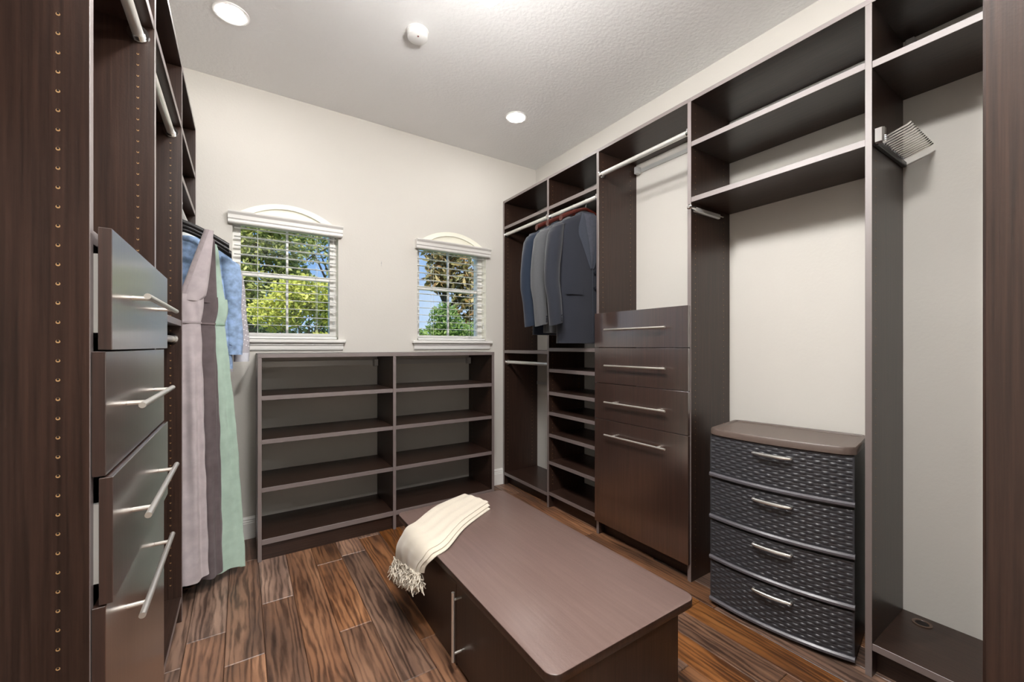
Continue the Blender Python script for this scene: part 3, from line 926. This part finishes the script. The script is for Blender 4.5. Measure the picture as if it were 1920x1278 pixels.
for i in range(330):
    t_ = random.uniform(.0, 1.0)
    p = scarf_pt(.985, t_, random.uniform(.0, .024))
    L = random.uniform(.05, .10) * (1.15 - .35 * t_)
    pts = []
    dx, dy = random.uniform(-.03, .02), random.uniform(-.035, .045)
    for k in range(7):
        f = k / 6
        pts.append(p + Vector((dx * f + .006 * math.sin(11 * f + i), dy * f + .009 * math.sin(9 * f + i * 2), -L * f)))
    pts = [Vector((min(q.x, .628), q.y, q.z)) for q in pts]
    m_.tube(pts, [.0026, .0030, .0026, .0030, .0024, .0034, .0014], 5)
fo = m_.build('fringe', SC, sf)
fo['kind'] = 'stuff'

tag(MB().add([(1.262, .80, .001), (1.276, .803, .006), (1.280, .815, .001), (1.268, .820, .008), (1.259, .812, .002)], [[0, 1, 4], [1, 2, 3], [1, 3, 4]]).build('paper_scrap', WHITEP, fix=False, smooth=False), 'tiny white scrap on the floor beside the bench', 'scrap').location = (.03, .05, 0)

# ------------------------------------------------------------------ hangers and clothes
def hanger(name, label, loc, rotz, mat, half=.215, hook=None, thick=.008, drop=.10, group=None, lower_bar=False, hw_=None):
    """hook hangs on a rod at loc (rod centre); arms spread along local x"""
    M = Matrix.Translation(loc) @ Matrix.Rotation(rotz, 4, 'Z')
    t = thing(name, label, 'hanger', tuple(loc), group)
    r = .024 if hook is WHITEP else .0155
    pts = [(0, r * math.cos(a), r * math.sin(a)) for a in [math.radians(d_) for d_ in (-35, 0, 40, 80, 120, 160, 200, 235)]]
    pts += [(0, 0, -.028), (0, 0, -.048)]
    MB().tube(pts, .0036 if hook is WHITEP else .0019, 8).xf(M).build('hook', hook or CHROME, t)
    rings = []
    for i in range(25):
        u = -1 + i / 12
        xx = half * u
        z = -.052 - drop * (abs(u) ** 1.35)
        ht = .010 + (.010 * abs(u) if thick > .007 else .002)
        tk = thick * (1.0 + .6 * abs(u) ** 2)
        rings.append([(xx, tk * math.cos(2 * PI * k / 10), z + ht * math.sin(2 * PI * k / 10)) for k in range(10)])
    MB().loft(rings).xf(M).build('arms', mat, t, angle=50)
    if lower_bar:
        MB().tube([(-half * .86, 0, -.048 - drop * .9), (half * .86, 0, -.048 - drop * .9)], .004, 8).xf(M).build('trouser_bar', mat, t)
    return M

def sup(a, w_, t_, e=2.6):
    c, s = math.cos(a), math.sin(a)
    return (w_ * (abs(c) ** (2 / e)) * (1 if c >= 0 else -1), t_ * (abs(s) ** (2 / e)) * (1 if s >= 0 else -1))

def lerp_tab(tab, z):
    for i in range(len(tab) - 1):
        a, b = tab[i], tab[i + 1]
        if a[0] >= z >= b[0]:
            f = (a[0] - z) / (a[0] - b[0])
            f = f * f * (3 - 2 * f)
            return [p + (q - p) * f for p, q in zip(a[1:], b[1:])]
    return list(tab[-1][1:])

def fabric(name, col, var=.12, scale=60, bump=.15, rough=.85, sheen=.2):
    return plain(name, col, rough=rough, spec=.15, bump=bump, bscale=scale, sheen=sheen, var=var)

LINING = fabric('suit_lining', srgb(70, 72, 82))
BUTTON = plain('suit_button', srgb(38, 40, 48), rough=.3)
def jacket(label, M, mat, lap, length=.80, sl=.62, th=1.0, group='suit jackets on one rod', hang=-.03):
    """front faces local -y; top of collar at local z=hang"""
    loc = M @ Vector((0, 0, 0))
    t = thing('suit_jacket', label, 'jacket', tuple(loc), group)
    tab = [(0.0, .062, .040), (-.022, .085, .046), (-.045, .135, .050), (-.072, .185, .052), (-.100, .222, .052), (-.125, .232, .054), (-.20, .226, .062), (-.42, .215, .062), (-length, .232, .066)]
    rings = []
    zs = [0, -.011, -.022, -.034, -.045, -.058, -.072, -.086, -.1, -.112, -.125, -.16] + [-.2 - (length - .2) * i / 16 for i in range(17)]
    for z in zs:
        w_, t_ = lerp_tab(tab, z)
        rg_ = []
        for k in range(40):
            a = 2 * PI * k / 40
            x_, y_ = sup(a, w_, t_ * th)
            fold = .004 * math.sin(5 * a + 2) * min(1, -z / .5)
            rg_.append((x_, y_ + fold, hang + z))
        rings.append(rg_)
    MB().loft(rings).xf(M).build('body', mat, t, angle=60)
    for s in (-1, 1):
        ky = 1.0 if s < 0 else .35
        path = [(.205, .0, -.10), (.232, -.002, -.115), (.252, -.006, -.16), (.268, -.010, -.26), (.282, -.012, -.38), (.288, -.022, -.48), (.282, -.040, -.58), (.276, -.052, -.12 - sl)]
        rad = [(.035, .040), (.044, .050), (.052, .056), (.054, .058), (.050, .054), (.047, .050), (.044, .046), (.043, .044)]
        rings = []
        for i in range(33):
            f = i / 32 * 7; j = min(int(f), 6); a_ = f - j
            p = [path[j][q] + (path[j + 1][q] - path[j][q]) * a_ for q in range(3)]; p[1] *= ky
            r0 = rad[j][0] + (rad[j + 1][0] - rad[j][0]) * a_; r1 = rad[j][1] + (rad[j + 1][1] - rad[j][1]) * a_
            rings.append([(s * p[0] + r0 * math.cos(2 * PI * k / 20) * (1 + .05 * math.sin(3 * 2 * PI * k / 20 + f)), p[1] + r1 * th * math.sin(2 * PI * k / 20), hang + p[2] - (.012 * math.cos(2 * PI * k / 20) * s if i > 2 else 0)) for k in range(20)])
        sv = MB().loft(rings, caps=False)
        last = rings[-1]
        cxx = sum(p[0] for p in last) / 20; cyy = sum(p[1] for p in last) / 20; czz = sum(p[2] for p in last) / 20
        inner = [(cxx + (p[0] - cxx) * .85, cyy + (p[1] - cyy) * .85, p[2] + .035) for p in last]
        sv.loft([last, inner], 1, caps=False); sv.add(inner, [list(range(20))], 1)
        so = sv.xf(M).build('sleeve', [mat, HOLE_D], t, angle=60, fix=False)
        for b_ in range(3):
            zb = hang - .12 - sl + .02 + b_ * .016
            MB().tube([(s * .262, -.052 - .044 * th, zb), (s * .262, -.055 - .044 * th, zb)], .0055, 10).xf(M).build('cuff_button', BUTTON, so)
    # V of lining, lapels and collar on the front
    def front(x_, z):
        w_, t_ = lerp_tab(tab, z)
        c = min(.98, abs(x_) / w_)
        return -t_ * th * (1 - c ** 2.6) ** (1 / 2.6)
    def patch(name, fn, mt, nu=6, nv=16, off=.003, par=None):
        def f(u, v):
            x_, z = fn(u, v)
            return (x_, front(x_, z) - off - .0015 * math.sin(PI * u), hang + z)
        return MB().grid(nu, nv, f).xf(M).build(name, mt, par or t, angle=60, fix=False)
    patch('lining', lambda u, v: ((-1 + 2 * u) * (.055 * (1 - v) + .004), -.012 - .36 * v), LINING, off=.0015)
    for s in (-1, 1):
        def lf(u, v, s=s):
            inner = .052 * (1 - v) + .002
            wid = .012 + .060 * math.sin(min(1, v * 2.3) * PI / 2) * (1 - max(0, v - .42) / .58)
            return (s * (inner + wid * u), -.010 - .36 * v - .008 * u)
        patch('lapel', lf, lap, off=.007)
        patch('pocket_flap', lambda u, v, s=s: (s * (.075 + .12 * u), -.505 - .045 * v), mat, nv=4, off=.011)
    patch('front_edge', lambda u, v: (.004 + .006 * u, -.37 - (length - .38) * v), lap, nu=1, off=.0045)
    for zb in (-.40, -.50):
        yb = front(.02, zb) - .006
        MB().tube([(.022, yb, hang + zb), (.022, yb - .004, hang + zb)], .009, 12).xf(M).build('button', BUTTON, t)
    # collar roll
    cp = [(.075 * math.cos(a), .046 * th * math.sin(a) - .004, hang - .012 - .02 * (1 - math.sin(a)) / 2) for a in [math.radians(d_) for d_ in range(-30, 211, 20)]]
    MB().tube(cp, .012, 8).xf(M).build('collar', lap, t)
    return t

RY = XF + .018
HANG = -.085
suits = [(2.262, 7, 'blue', srgb(34, 42, 56), srgb(40, 50, 66)), (2.135, 9, 'grey', srgb(80, 81, 84), srgb(88, 89, 92)), (2.012, 4, 'navy', srgb(40, 42, 50), srgb(58, 62, 72))]
lab = {'blue': ('steel blue suit jacket at the far end of the hanging suits', .80), 'grey': ('mid grey suit jacket between the blue and charcoal suits', .79), 'navy': ('charcoal navy suit jacket with notched lapel beside the drawers', .86)}
for y_, ang, nm, c0, c1 in suits:
    M = hanger('suit_hanger', 'dark red wooden hanger holding the %s suit jacket' % {'blue': 'steel blue', 'grey': 'mid grey', 'navy': 'charcoal navy'}[nm], Vector((RY, y_, 2.152)), math.radians(-ang), MAHOG, half=.205, drop=.085, thick=.012, group='wooden suit hangers', lower_bar=False)
    jacket(lab[nm][0], M, fabric('suit_' + nm, c0, scale=350, var=.08), fabric('lapel_' + nm, c1, scale=350, var=.08), length=lab[nm][1], hang=-.082, th=.92)

# dresses
def dress(label, M, mat, half_waist, half_hem, length, band, strap_in=.092, strap_out=.130, folds=7, amp=.018, seed=0, th=.026):
    loc = M @ Vector((0, 0, 0))
    t = thing('dress', label, 'dress', tuple(loc), 'dresses hanging beside the window')
    zs_top, zb, zw = -.080, -.385, -.515      # strap top, bodice top, waist
    rnd = random.Random(seed)
    ph = [rnd.uniform(0, 6.28) for _ in range(4)]
    NZ = 36; NK = 72
    rings = []
    for i in range(NZ + 1):
        f = i / NZ
        z = zw - (length + zw) * f if False else zw + (-length - zw) * f
        w_ = half_waist + (half_hem - half_waist) * f ** .85
        t_ = th + .014 * f ** .8
        rg_ = []
        for k in range(NK):
            a = 2 * PI * k / NK
            x_, y_ = sup(a, w_, t_, 2.2)
            am = amp * min(1, f * 2.2 + .08)
            d_ = am * (math.sin(folds * a + ph[0] + 1.2 * f) * .6 + math.sin((folds + 4) * a + ph[1] - 2 * f) * .4) + .004 * math.sin(40 * f + ph[2]) * math.sin(3 * a + 9 * f)
            ca, sa = math.cos(a), math.sin(a)
            zz = z
            if i == NZ: zz += .01 * math.sin(3 * a + ph[3])
            rg_.append((x_ + ca * d_ * .5, y_ + sa * d_, zz))
        rings.append(rg_)
    MB().loft(rings, caps=False).xf(M).build('skirt', mat, t, angle=80)
    # bodice: from waist up to armpit, then two strap halves meeting the hanger
    rings = []
    for i in range(9):
        f = i / 8
        z = zw + (zb - zw) * f
        w_ = half_waist * (1 + .05 * math.sin(f * PI)) + .012 * f
        rings.append([(x_, y_ + .003 * math.sin(8 * (2 * PI * k / 48) + 5 * f), z) for k in range(48) for x_, y_ in [sup(2 * PI * k / 48, w_, th * (1 + .1 * f), 2.4)]])
    MB().loft(rings, caps=False).xf(M).build('bodice', mat, t, angle=80)
    for s in (-1, 1):
        rings = []
        wtop = half_waist + .012
        for i in range(13):
            f = i / 12
            z = zb - .03 + (zs_top - zb + .03) * f
            xi = .004 + (strap_in - .004) * f ** 1.0
            xo = wtop + (strap_out - wtop) * (f ** .6)
            c_, h_ = (xi + xo) / 2, max(.018, (xo - xi) / 2)
            if f == 0: c_ -= .004; h_ -= .006
            tt = th * 1.1 * (1 - f) + .016 * f
            rings.append([(s * (c_ + p[0]), p[1], z) for k in range(20) for p in [sup(2 * PI * k / 20, h_, tt, 2.6)]])
        MB().loft(rings).xf(M).build('strap', mat, t, angle=70)
        # lighter facing along the V neck
        ring2 = []
        for i in range(13):
            f = i / 12
            z = zb + (zs_top - zb) * f
            xi = .004 + (strap_in - .004) * f
            tt = th * 1.1 * (1 - f) + .016 * f
            ring2.append([(s * (xi + .012 + .010 * math.cos(2 * PI * k / 8)), -tt * .95 + .004 * math.sin(2 * PI * k / 8), z) for k in range(8)])
        MB().loft(ring2).xf(M).build('neck_facing', band, t, angle=70)
    rings = [[(x_, y_, zw + dz) for k in range(48) for x_, y_ in [sup(2 * PI * k / 48, half_waist + .004, th + .004, 2.3)]] for dz in (-.004, .004)]
    MB().loft(rings, caps=False).xf(M).build('waist_seam', band, t, angle=70)
    return t

def sleeve_shirt(label, M, mat, cuff_mat, half=.205, length=.70, sl=.52, out=.27, th=.024, dots=None):
    loc = M @ Vector((0, 0, 0))
    t = thing('shirt', label, 'shirt', tuple(loc), 'shirts hanging beside the window')
    hang = -.065
    tab = [(0.0, .06, .02), (-.03, .10, th), (-.07, .18, th), (-.10, half, th), (-.16, half * .98, th), (-.4, half * .93, th), (-length, half, th * 1.1)]
    rings = []
    for i in range(29):
        z = -length * (i / 28) ** 1.3
        w_, t_ = lerp_tab(tab, z)
        rings.append([(x_, y_ + .005 * math.sin(6 * 2 * PI * k / 40 + 9 * z), hang + z) for k in range(40) for x_, y_ in [sup(2 * PI * k / 40, w_, t_, 2.5)]])
    MB().loft(rings).xf(M).build('body', mat, t, angle=70)
    for s in (-1, 1):
        rings = []
        for i in range(25):
            f = i / 24
            x_ = half * .93 + (out - half * .93) * math.sin(f * PI / 2) ** .8
            z = -.10 - sl * f
            r0 = .045 - .010 * f + .004 * math.sin(9 * f); r1 = th * 1.05
            rings.append([(s * (x_ + r0 * math.cos(2 * PI * k / 18)), r1 * math.sin(2 * PI * k / 18) - .006 * math.sin(6 * f), hang + z - .02 * math.cos(2 * PI * k / 18)) for k in range(18)])
        so = MB().loft(rings).xf(M).build('sleeve', mat, t, angle=70)
        z0 = hang - .10 - sl
        MB().loft([[(s * (out + .036 * math.cos(2 * PI * k / 18)), th * 1.1 * math.sin(2 * PI * k / 18), z0 + dz) for k in range(18)] for dz in (.004, -.045)]).xf(M).build('cuff', cuff_mat, so, angle=50)
        if dots:
            dm = MB()
            for j in range(16):
                f = .04 + .9 * j / 16
                x_ = half * .93 + (out - half * .93) * math.sin(f * PI / 2) ** .8
                for kk in range(7):
                    a = -PI / 2 + (kk - 3) * .42 + (j % 2) * .2
                    r0 = .045 - .010 * f + .004 * math.sin(9 * f)
                    p = Vector((s * (x_ + r0 * math.cos(a)), th * 1.07 * math.sin(a) - .006 * math.sin(6 * f), hang - .10 - sl * f - .02 * math.cos(a)))
                    dm.disc(p, (s * math.cos(a) * .5, math.sin(a), 0), .0035, 8)
            dm.xf(M).build('dots', dots, so, fix=False, smooth=False)['kind'] = 'stuff'
    return t

LILAC = fabric('lilac_grey_chiffon', srgb(176, 166, 168), scale=22, var=.10)
TAUPE = fabric('taupe_chiffon', srgb(96, 86, 88), scale=22, var=.14)
SAGE = fabric('sage_green_chiffon', srgb(166, 188, 174), scale=22, var=.08)
BANDL = fabric('lilac_band', srgb(150, 140, 142), scale=40)
BANDT = fabric('taupe_band', srgb(112, 100, 101), scale=40)
BANDS = fabric('sage_band', srgb(140, 168, 148), scale=40)
DENIM = fabric('tie_dye_blue', srgb(142, 166, 200), scale=34, var=.35)
GREYD = fabric('pale_grey_cotton', srgb(176, 172, 178), scale=60, var=.06)
CUFFW = fabric('white_cuff', srgb(205, 206, 214), scale=60, var=.05)
DOT = plain('white_dot', srgb(236, 236, 236), rough=.8)
G = 'hangers of the dresses and shirts'
rodp = lambda y: Vector((RX, y, RZ))
M = hanger('clothes_hanger', 'thin black hanger with white hook holding the lilac grey dress', rodp(2.40), 0, BLACKP, half=.19, hook=WHITEP, thick=.005, drop=.09, group=G)
dress('lilac grey sleeveless long dress with a V neck', M, LILAC, .080, .104, 1.70, BANDL, seed=1, folds=6)
M = hanger('clothes_hanger', 'black plastic hanger holding the dark taupe dress', rodp(2.485), 0, BLACKP, half=.188, hook=CHROME, thick=.006, drop=.095, group=G)
dress('dark taupe sleeveless long dress between lilac and green dresses', M, TAUPE, .130, .160, 1.735, BANDT, seed=2, folds=7)
M = hanger('clothes_hanger', 'thick black hanger with broad ends holding the sage green dress', rodp(2.578), 0, BLACKP, half=.196, hook=CHROME, thick=.009, drop=.10, group=G)
dress('pale sage green sleeveless long dress with a full skirt', M, SAGE, .166, .250, 1.775, BANDS, seed=3, folds=8, amp=.022, strap_out=.136)
M = hanger('clothes_hanger', 'white plastic hanger holding the blue tie-dyed shirt', rodp(2.66), 0, WHITEP, half=.19, hook=WHITEP, thick=.005, drop=.09, group=G)
sleeve_shirt('blue tie-dyed shirt behind the sage green dress', M, DENIM, DENIM, half=.200, length=.68, sl=.46, out=.207)
M = hanger('clothes_hanger', 'white plastic hanger holding the dotted grey shirt', rodp(2.745), 0, WHITEP, half=.19, hook=WHITEP, thick=.005, drop=.09, group=G)
sleeve_shirt('pale grey dotted long-sleeved shirt at the window end of the rod', M, GREYD, CUFFW, half=.200, length=.70, sl=.50, out=.238, dots=DOT)

# ------------------------------------------------------------------ garden outside
GRASS = plain('grass', srgb(96, 120, 58), rough=.95, bscale=6, var=.35)
go = MB().grid(40, 30, lambda u, v: (-16 + 36 * u, YF + .4 + 34 * v, -.25 + .05 * math.sin(9 * u) * math.cos(7 * v))).build('ground_outside', GRASS, fix=False)
struct(go)
BARK = plain('bark', srgb(92, 80, 66), rough=.9, bump=.6, bscale=30, var=.3)
def leafmat(name, cols):
    m, t, b = new_mat(name)
    n = t.nodes
    g = n.new('ShaderNodeNewGeometry'); r = n.new('ShaderNodeValToRGB')
    r.color_ramp.interpolation = 'LINEAR'
    r.color_ramp.elements[0].color = cols[0]; r.color_ramp.elements[1].color = cols[-1]
    for i, c in enumerate(cols[1:-1]):
        q = r.color_ramp.elements.new((i + 1) / (len(cols) - 1)); q.color = c
    t.links.new(g.outputs['Random Per Island'], r.inputs['Fac'])
    t.links.new(r.outputs['Color'], b.inputs['Base Color'])
    b.inputs['Roughness'].default_value = .5
    tr = n.new('ShaderNodeBsdfTranslucent'); mi = n.new('ShaderNodeMixShader'); mi.inputs[0].default_value = .35
    t.links.new(r.outputs['Color'], tr.inputs['Color'])
    o = n['Material Output']
    t.links.new(b.outputs[0], mi.inputs[1]); t.links.new(tr.outputs[0], mi.inputs[2]); t.links.new(mi.outputs[0], o.inputs[0])
    return m
L_OAK = leafmat('oak_leaves', [srgb(98, 112, 52), srgb(156, 164, 84), srgb(204, 204, 124), srgb(128, 140, 68)])
L_LIME = leafmat('lime_leaves', [srgb(140, 156, 50), srgb(200, 204, 92), srgb(224, 216, 110), srgb(160, 170, 60)])
L_DARK = leafmat('dark_leaves', [srgb(34, 58, 30), srgb(58, 86, 44), srgb(82, 108, 54)])
L_MAG = leafmat('magnolia_leaves', [srgb(74, 82, 48), srgb(176, 134, 84), srgb(112, 116, 64), srgb(222, 196, 140), srgb(90, 98, 56)])
L_BUSH = leafmat('bush_leaves', [srgb(86, 118, 58), srgb(150, 174, 96), srgb(112, 142, 70)])

def foliage(clusters, nleaf, size, rnd, ratio=.5):
    m_ = MB(); vs_ = []; fs = []
    for c, r, wgt in clusters:
        for _ in range(int(nleaf * wgt)):
            d_ = Vector((rnd.gauss(0, 1), rnd.gauss(0, 1), rnd.gauss(0, 1))).normalized() * (rnd.random() ** .42)
            p = Vector(c) + Vector((d_.x * r[0], d_.y * r[1], d_.z * r[2]))
            n_ = Vector((rnd.gauss(0, .6), rnd.gauss(0, .6) - .35, rnd.gauss(.5, .6))).normalized()
            a = n_.orthogonal().normalized()
            a = (Matrix.Rotation(rnd.uniform(0, 6.28), 3, n_) @ a)
            b = n_.cross(a)
            L = size * rnd.uniform(.6, 1.3)
            o = len(vs_)
            vs_ += [p - a * L, p + b * L * ratio - n_ * L * .12, p + a * L, p - b * L * ratio - n_ * L * .12]
            fs.append([o, o + 1, o + 2, o + 3])
    m_.add(vs_, fs)
    return m_

def tree(name, label, cat, base, h, trunk_r, clusters, nleaf, size, lm, seed, group=None, lean=(0, 0), ratio=.5):
    rnd = random.Random(seed)
    t = thing(name, label, cat, base, group)
    bx, by, bz = base
    top = Vector((bx + lean[0], by + lean[1], bz + h))
    tr = MB()
    if trunk_r > 0:
        b0 = Vector(base)
        tr.tube([b0, b0.lerp(top, .35) + Vector((.05, 0, 0)), b0.lerp(top, .7) - Vector((.04, 0, 0)), top], [trunk_r * 1.2, trunk_r, trunk_r * .75, trunk_r * .4], 9)
        for c, r, wgt in clusters:
            for j in range(2):
                s_ = b0.lerp(top, rnd.uniform(.35, .9))
                e_ = Vector(c) + Vector((rnd.uniform(-.6, .6) * r[0], rnd.uniform(-.6, .6) * r[1], rnd.uniform(-.4, .7) * r[2]))
                mid = s_.lerp(e_, .5) + Vector((0, 0, .1 * rnd.random()))
                tr.tube([s_, mid, e_], [trunk_r * .4, trunk_r * .25, trunk_r * .08], 6)
        tr.build('trunk', BARK, t)
    fo_ = foliage(clusters, nleaf, size, rnd, ratio).build('foliage', lm, t, smooth=False, fix=False)
    fo_['kind'] = 'stuff'
    return t

tree('oak_tree', 'tall leafy green tree filling the window beside the dresses', 'tree', (.15, 11.5, -.2), 5.0, .14,
     [((-.6, 11.3, 3.4), (1.1, .9, 1.0), 1), ((.55, 11.4, 3.9), (.9, .8, .8), .8), ((-.3, 11.2, 2.5), (1.0, .8, .7), .8), ((.9, 11.6, 3.0), (.55, .6, .5), .35), ((-1.5, 11.5, 2.8), (1.0, .9, 1.2), .7)],
     2600, .075, L_OAK, 11)
tree('oak_tree', 'thin branching tree with sparse leaves against the sky', 'tree', (1.9, 13.0, -.2), 5.2, .10,
     [((1.7, 13, 4.2), (.8, .7, .7), .45), ((2.5, 13, 3.0), (.55, .6, .9), .7), ((1.2, 13.1, 3.0), (.6, .6, .5), .25)],
     1300, .08, L_OAK, 12, lean=(.6, 0))
tree('lime_shrub', 'yellow green sunlit shrub low in the window beside the dresses', 'shrub', (1.05, 8.6, -.2), 1.6, .05,
     [((.95, 8.6, 2.15), (.55, .5, .40), 1), ((.55, 8.7, 1.8), (.5, .5, .35), .8), ((1.45, 8.7, 1.9), (.4, .4, .4), .6)],
     1400, .055, L_LIME, 13)
tree('low_shrub', 'low yellow shrub in front of the dark hedge', 'shrub', (1.05, 7.2, -.2), .9, .03,
     [((1.0, 7.2, 1.12), (.38, .3, .30), 1), ((.4, 7.3, .95), (.35, .3, .25), .6)], 900, .045, L_LIME, 14)
tree('hedge', 'dark green clipped hedge beyond the windows', 'hedge', (2.0, 15.0, -.2), 1.0, 0,
     [((-2.5 + 1.25 * i, 15.0 + .1 * (i % 2), .85), (.9, .5, 1.1), .5) for i in range(11)], 2600, .08, L_DARK, 15)
tree('hedge', 'dark green hedge close behind the yellow shrubs', 'hedge', (.3, 10.0, -.2), 1.0, 0,
     [((-2.2 + .8 * i, 10.0 + .1 * (i % 2), 1.0), (.6, .35, 1.0), .5) for i in range(7)], 2400, .06, L_DARK, 19)
tree('magnolia_tree', 'magnolia tree with bronze and green leaves seen beside the suits', 'tree', (4.62, 10.3, -.2), 4.6, .11,
     [((4.75, 10.2, 3.35), (.75, .6, .75), 1), ((4.35, 10.1, 2.95), (.42, .4, .35), .45), ((5.25, 10.2, 2.5), (.6, .6, .8), .8), ((4.4, 10.1, 3.7), (.5, .5, .35), .4)],
     750, .115, L_MAG, 16, ratio=.42)
tree('round_bush', 'light green round bush below the magnolia tree', 'shrub', (4.15, 9.3, -.2), 1.0, .04,
     [((4.15, 9.3, 1.75), (.42, .4, .55), 1), ((3.75, 9.3, 1.25), (.5, .4, .42), .8), ((4.75, 9.4, 1.45), (.55, .4, .42), .8)], 1500, .05, L_BUSH, 17)
tree('hedge', 'distant tall green tree line far beyond the garden', 'hedge', (3.0, 24.0, -.2), 1.0, 0,
     [((-12 + 2.6 * i, 24 + .5 * (i % 3), 1.0 + .25 * math.sin(i * 2.1)), (1.9, 1.2, 1.35 + .3 * math.sin(i * 1.7)), .4) for i in range(13)], 2600, .16, L_DARK, 18)
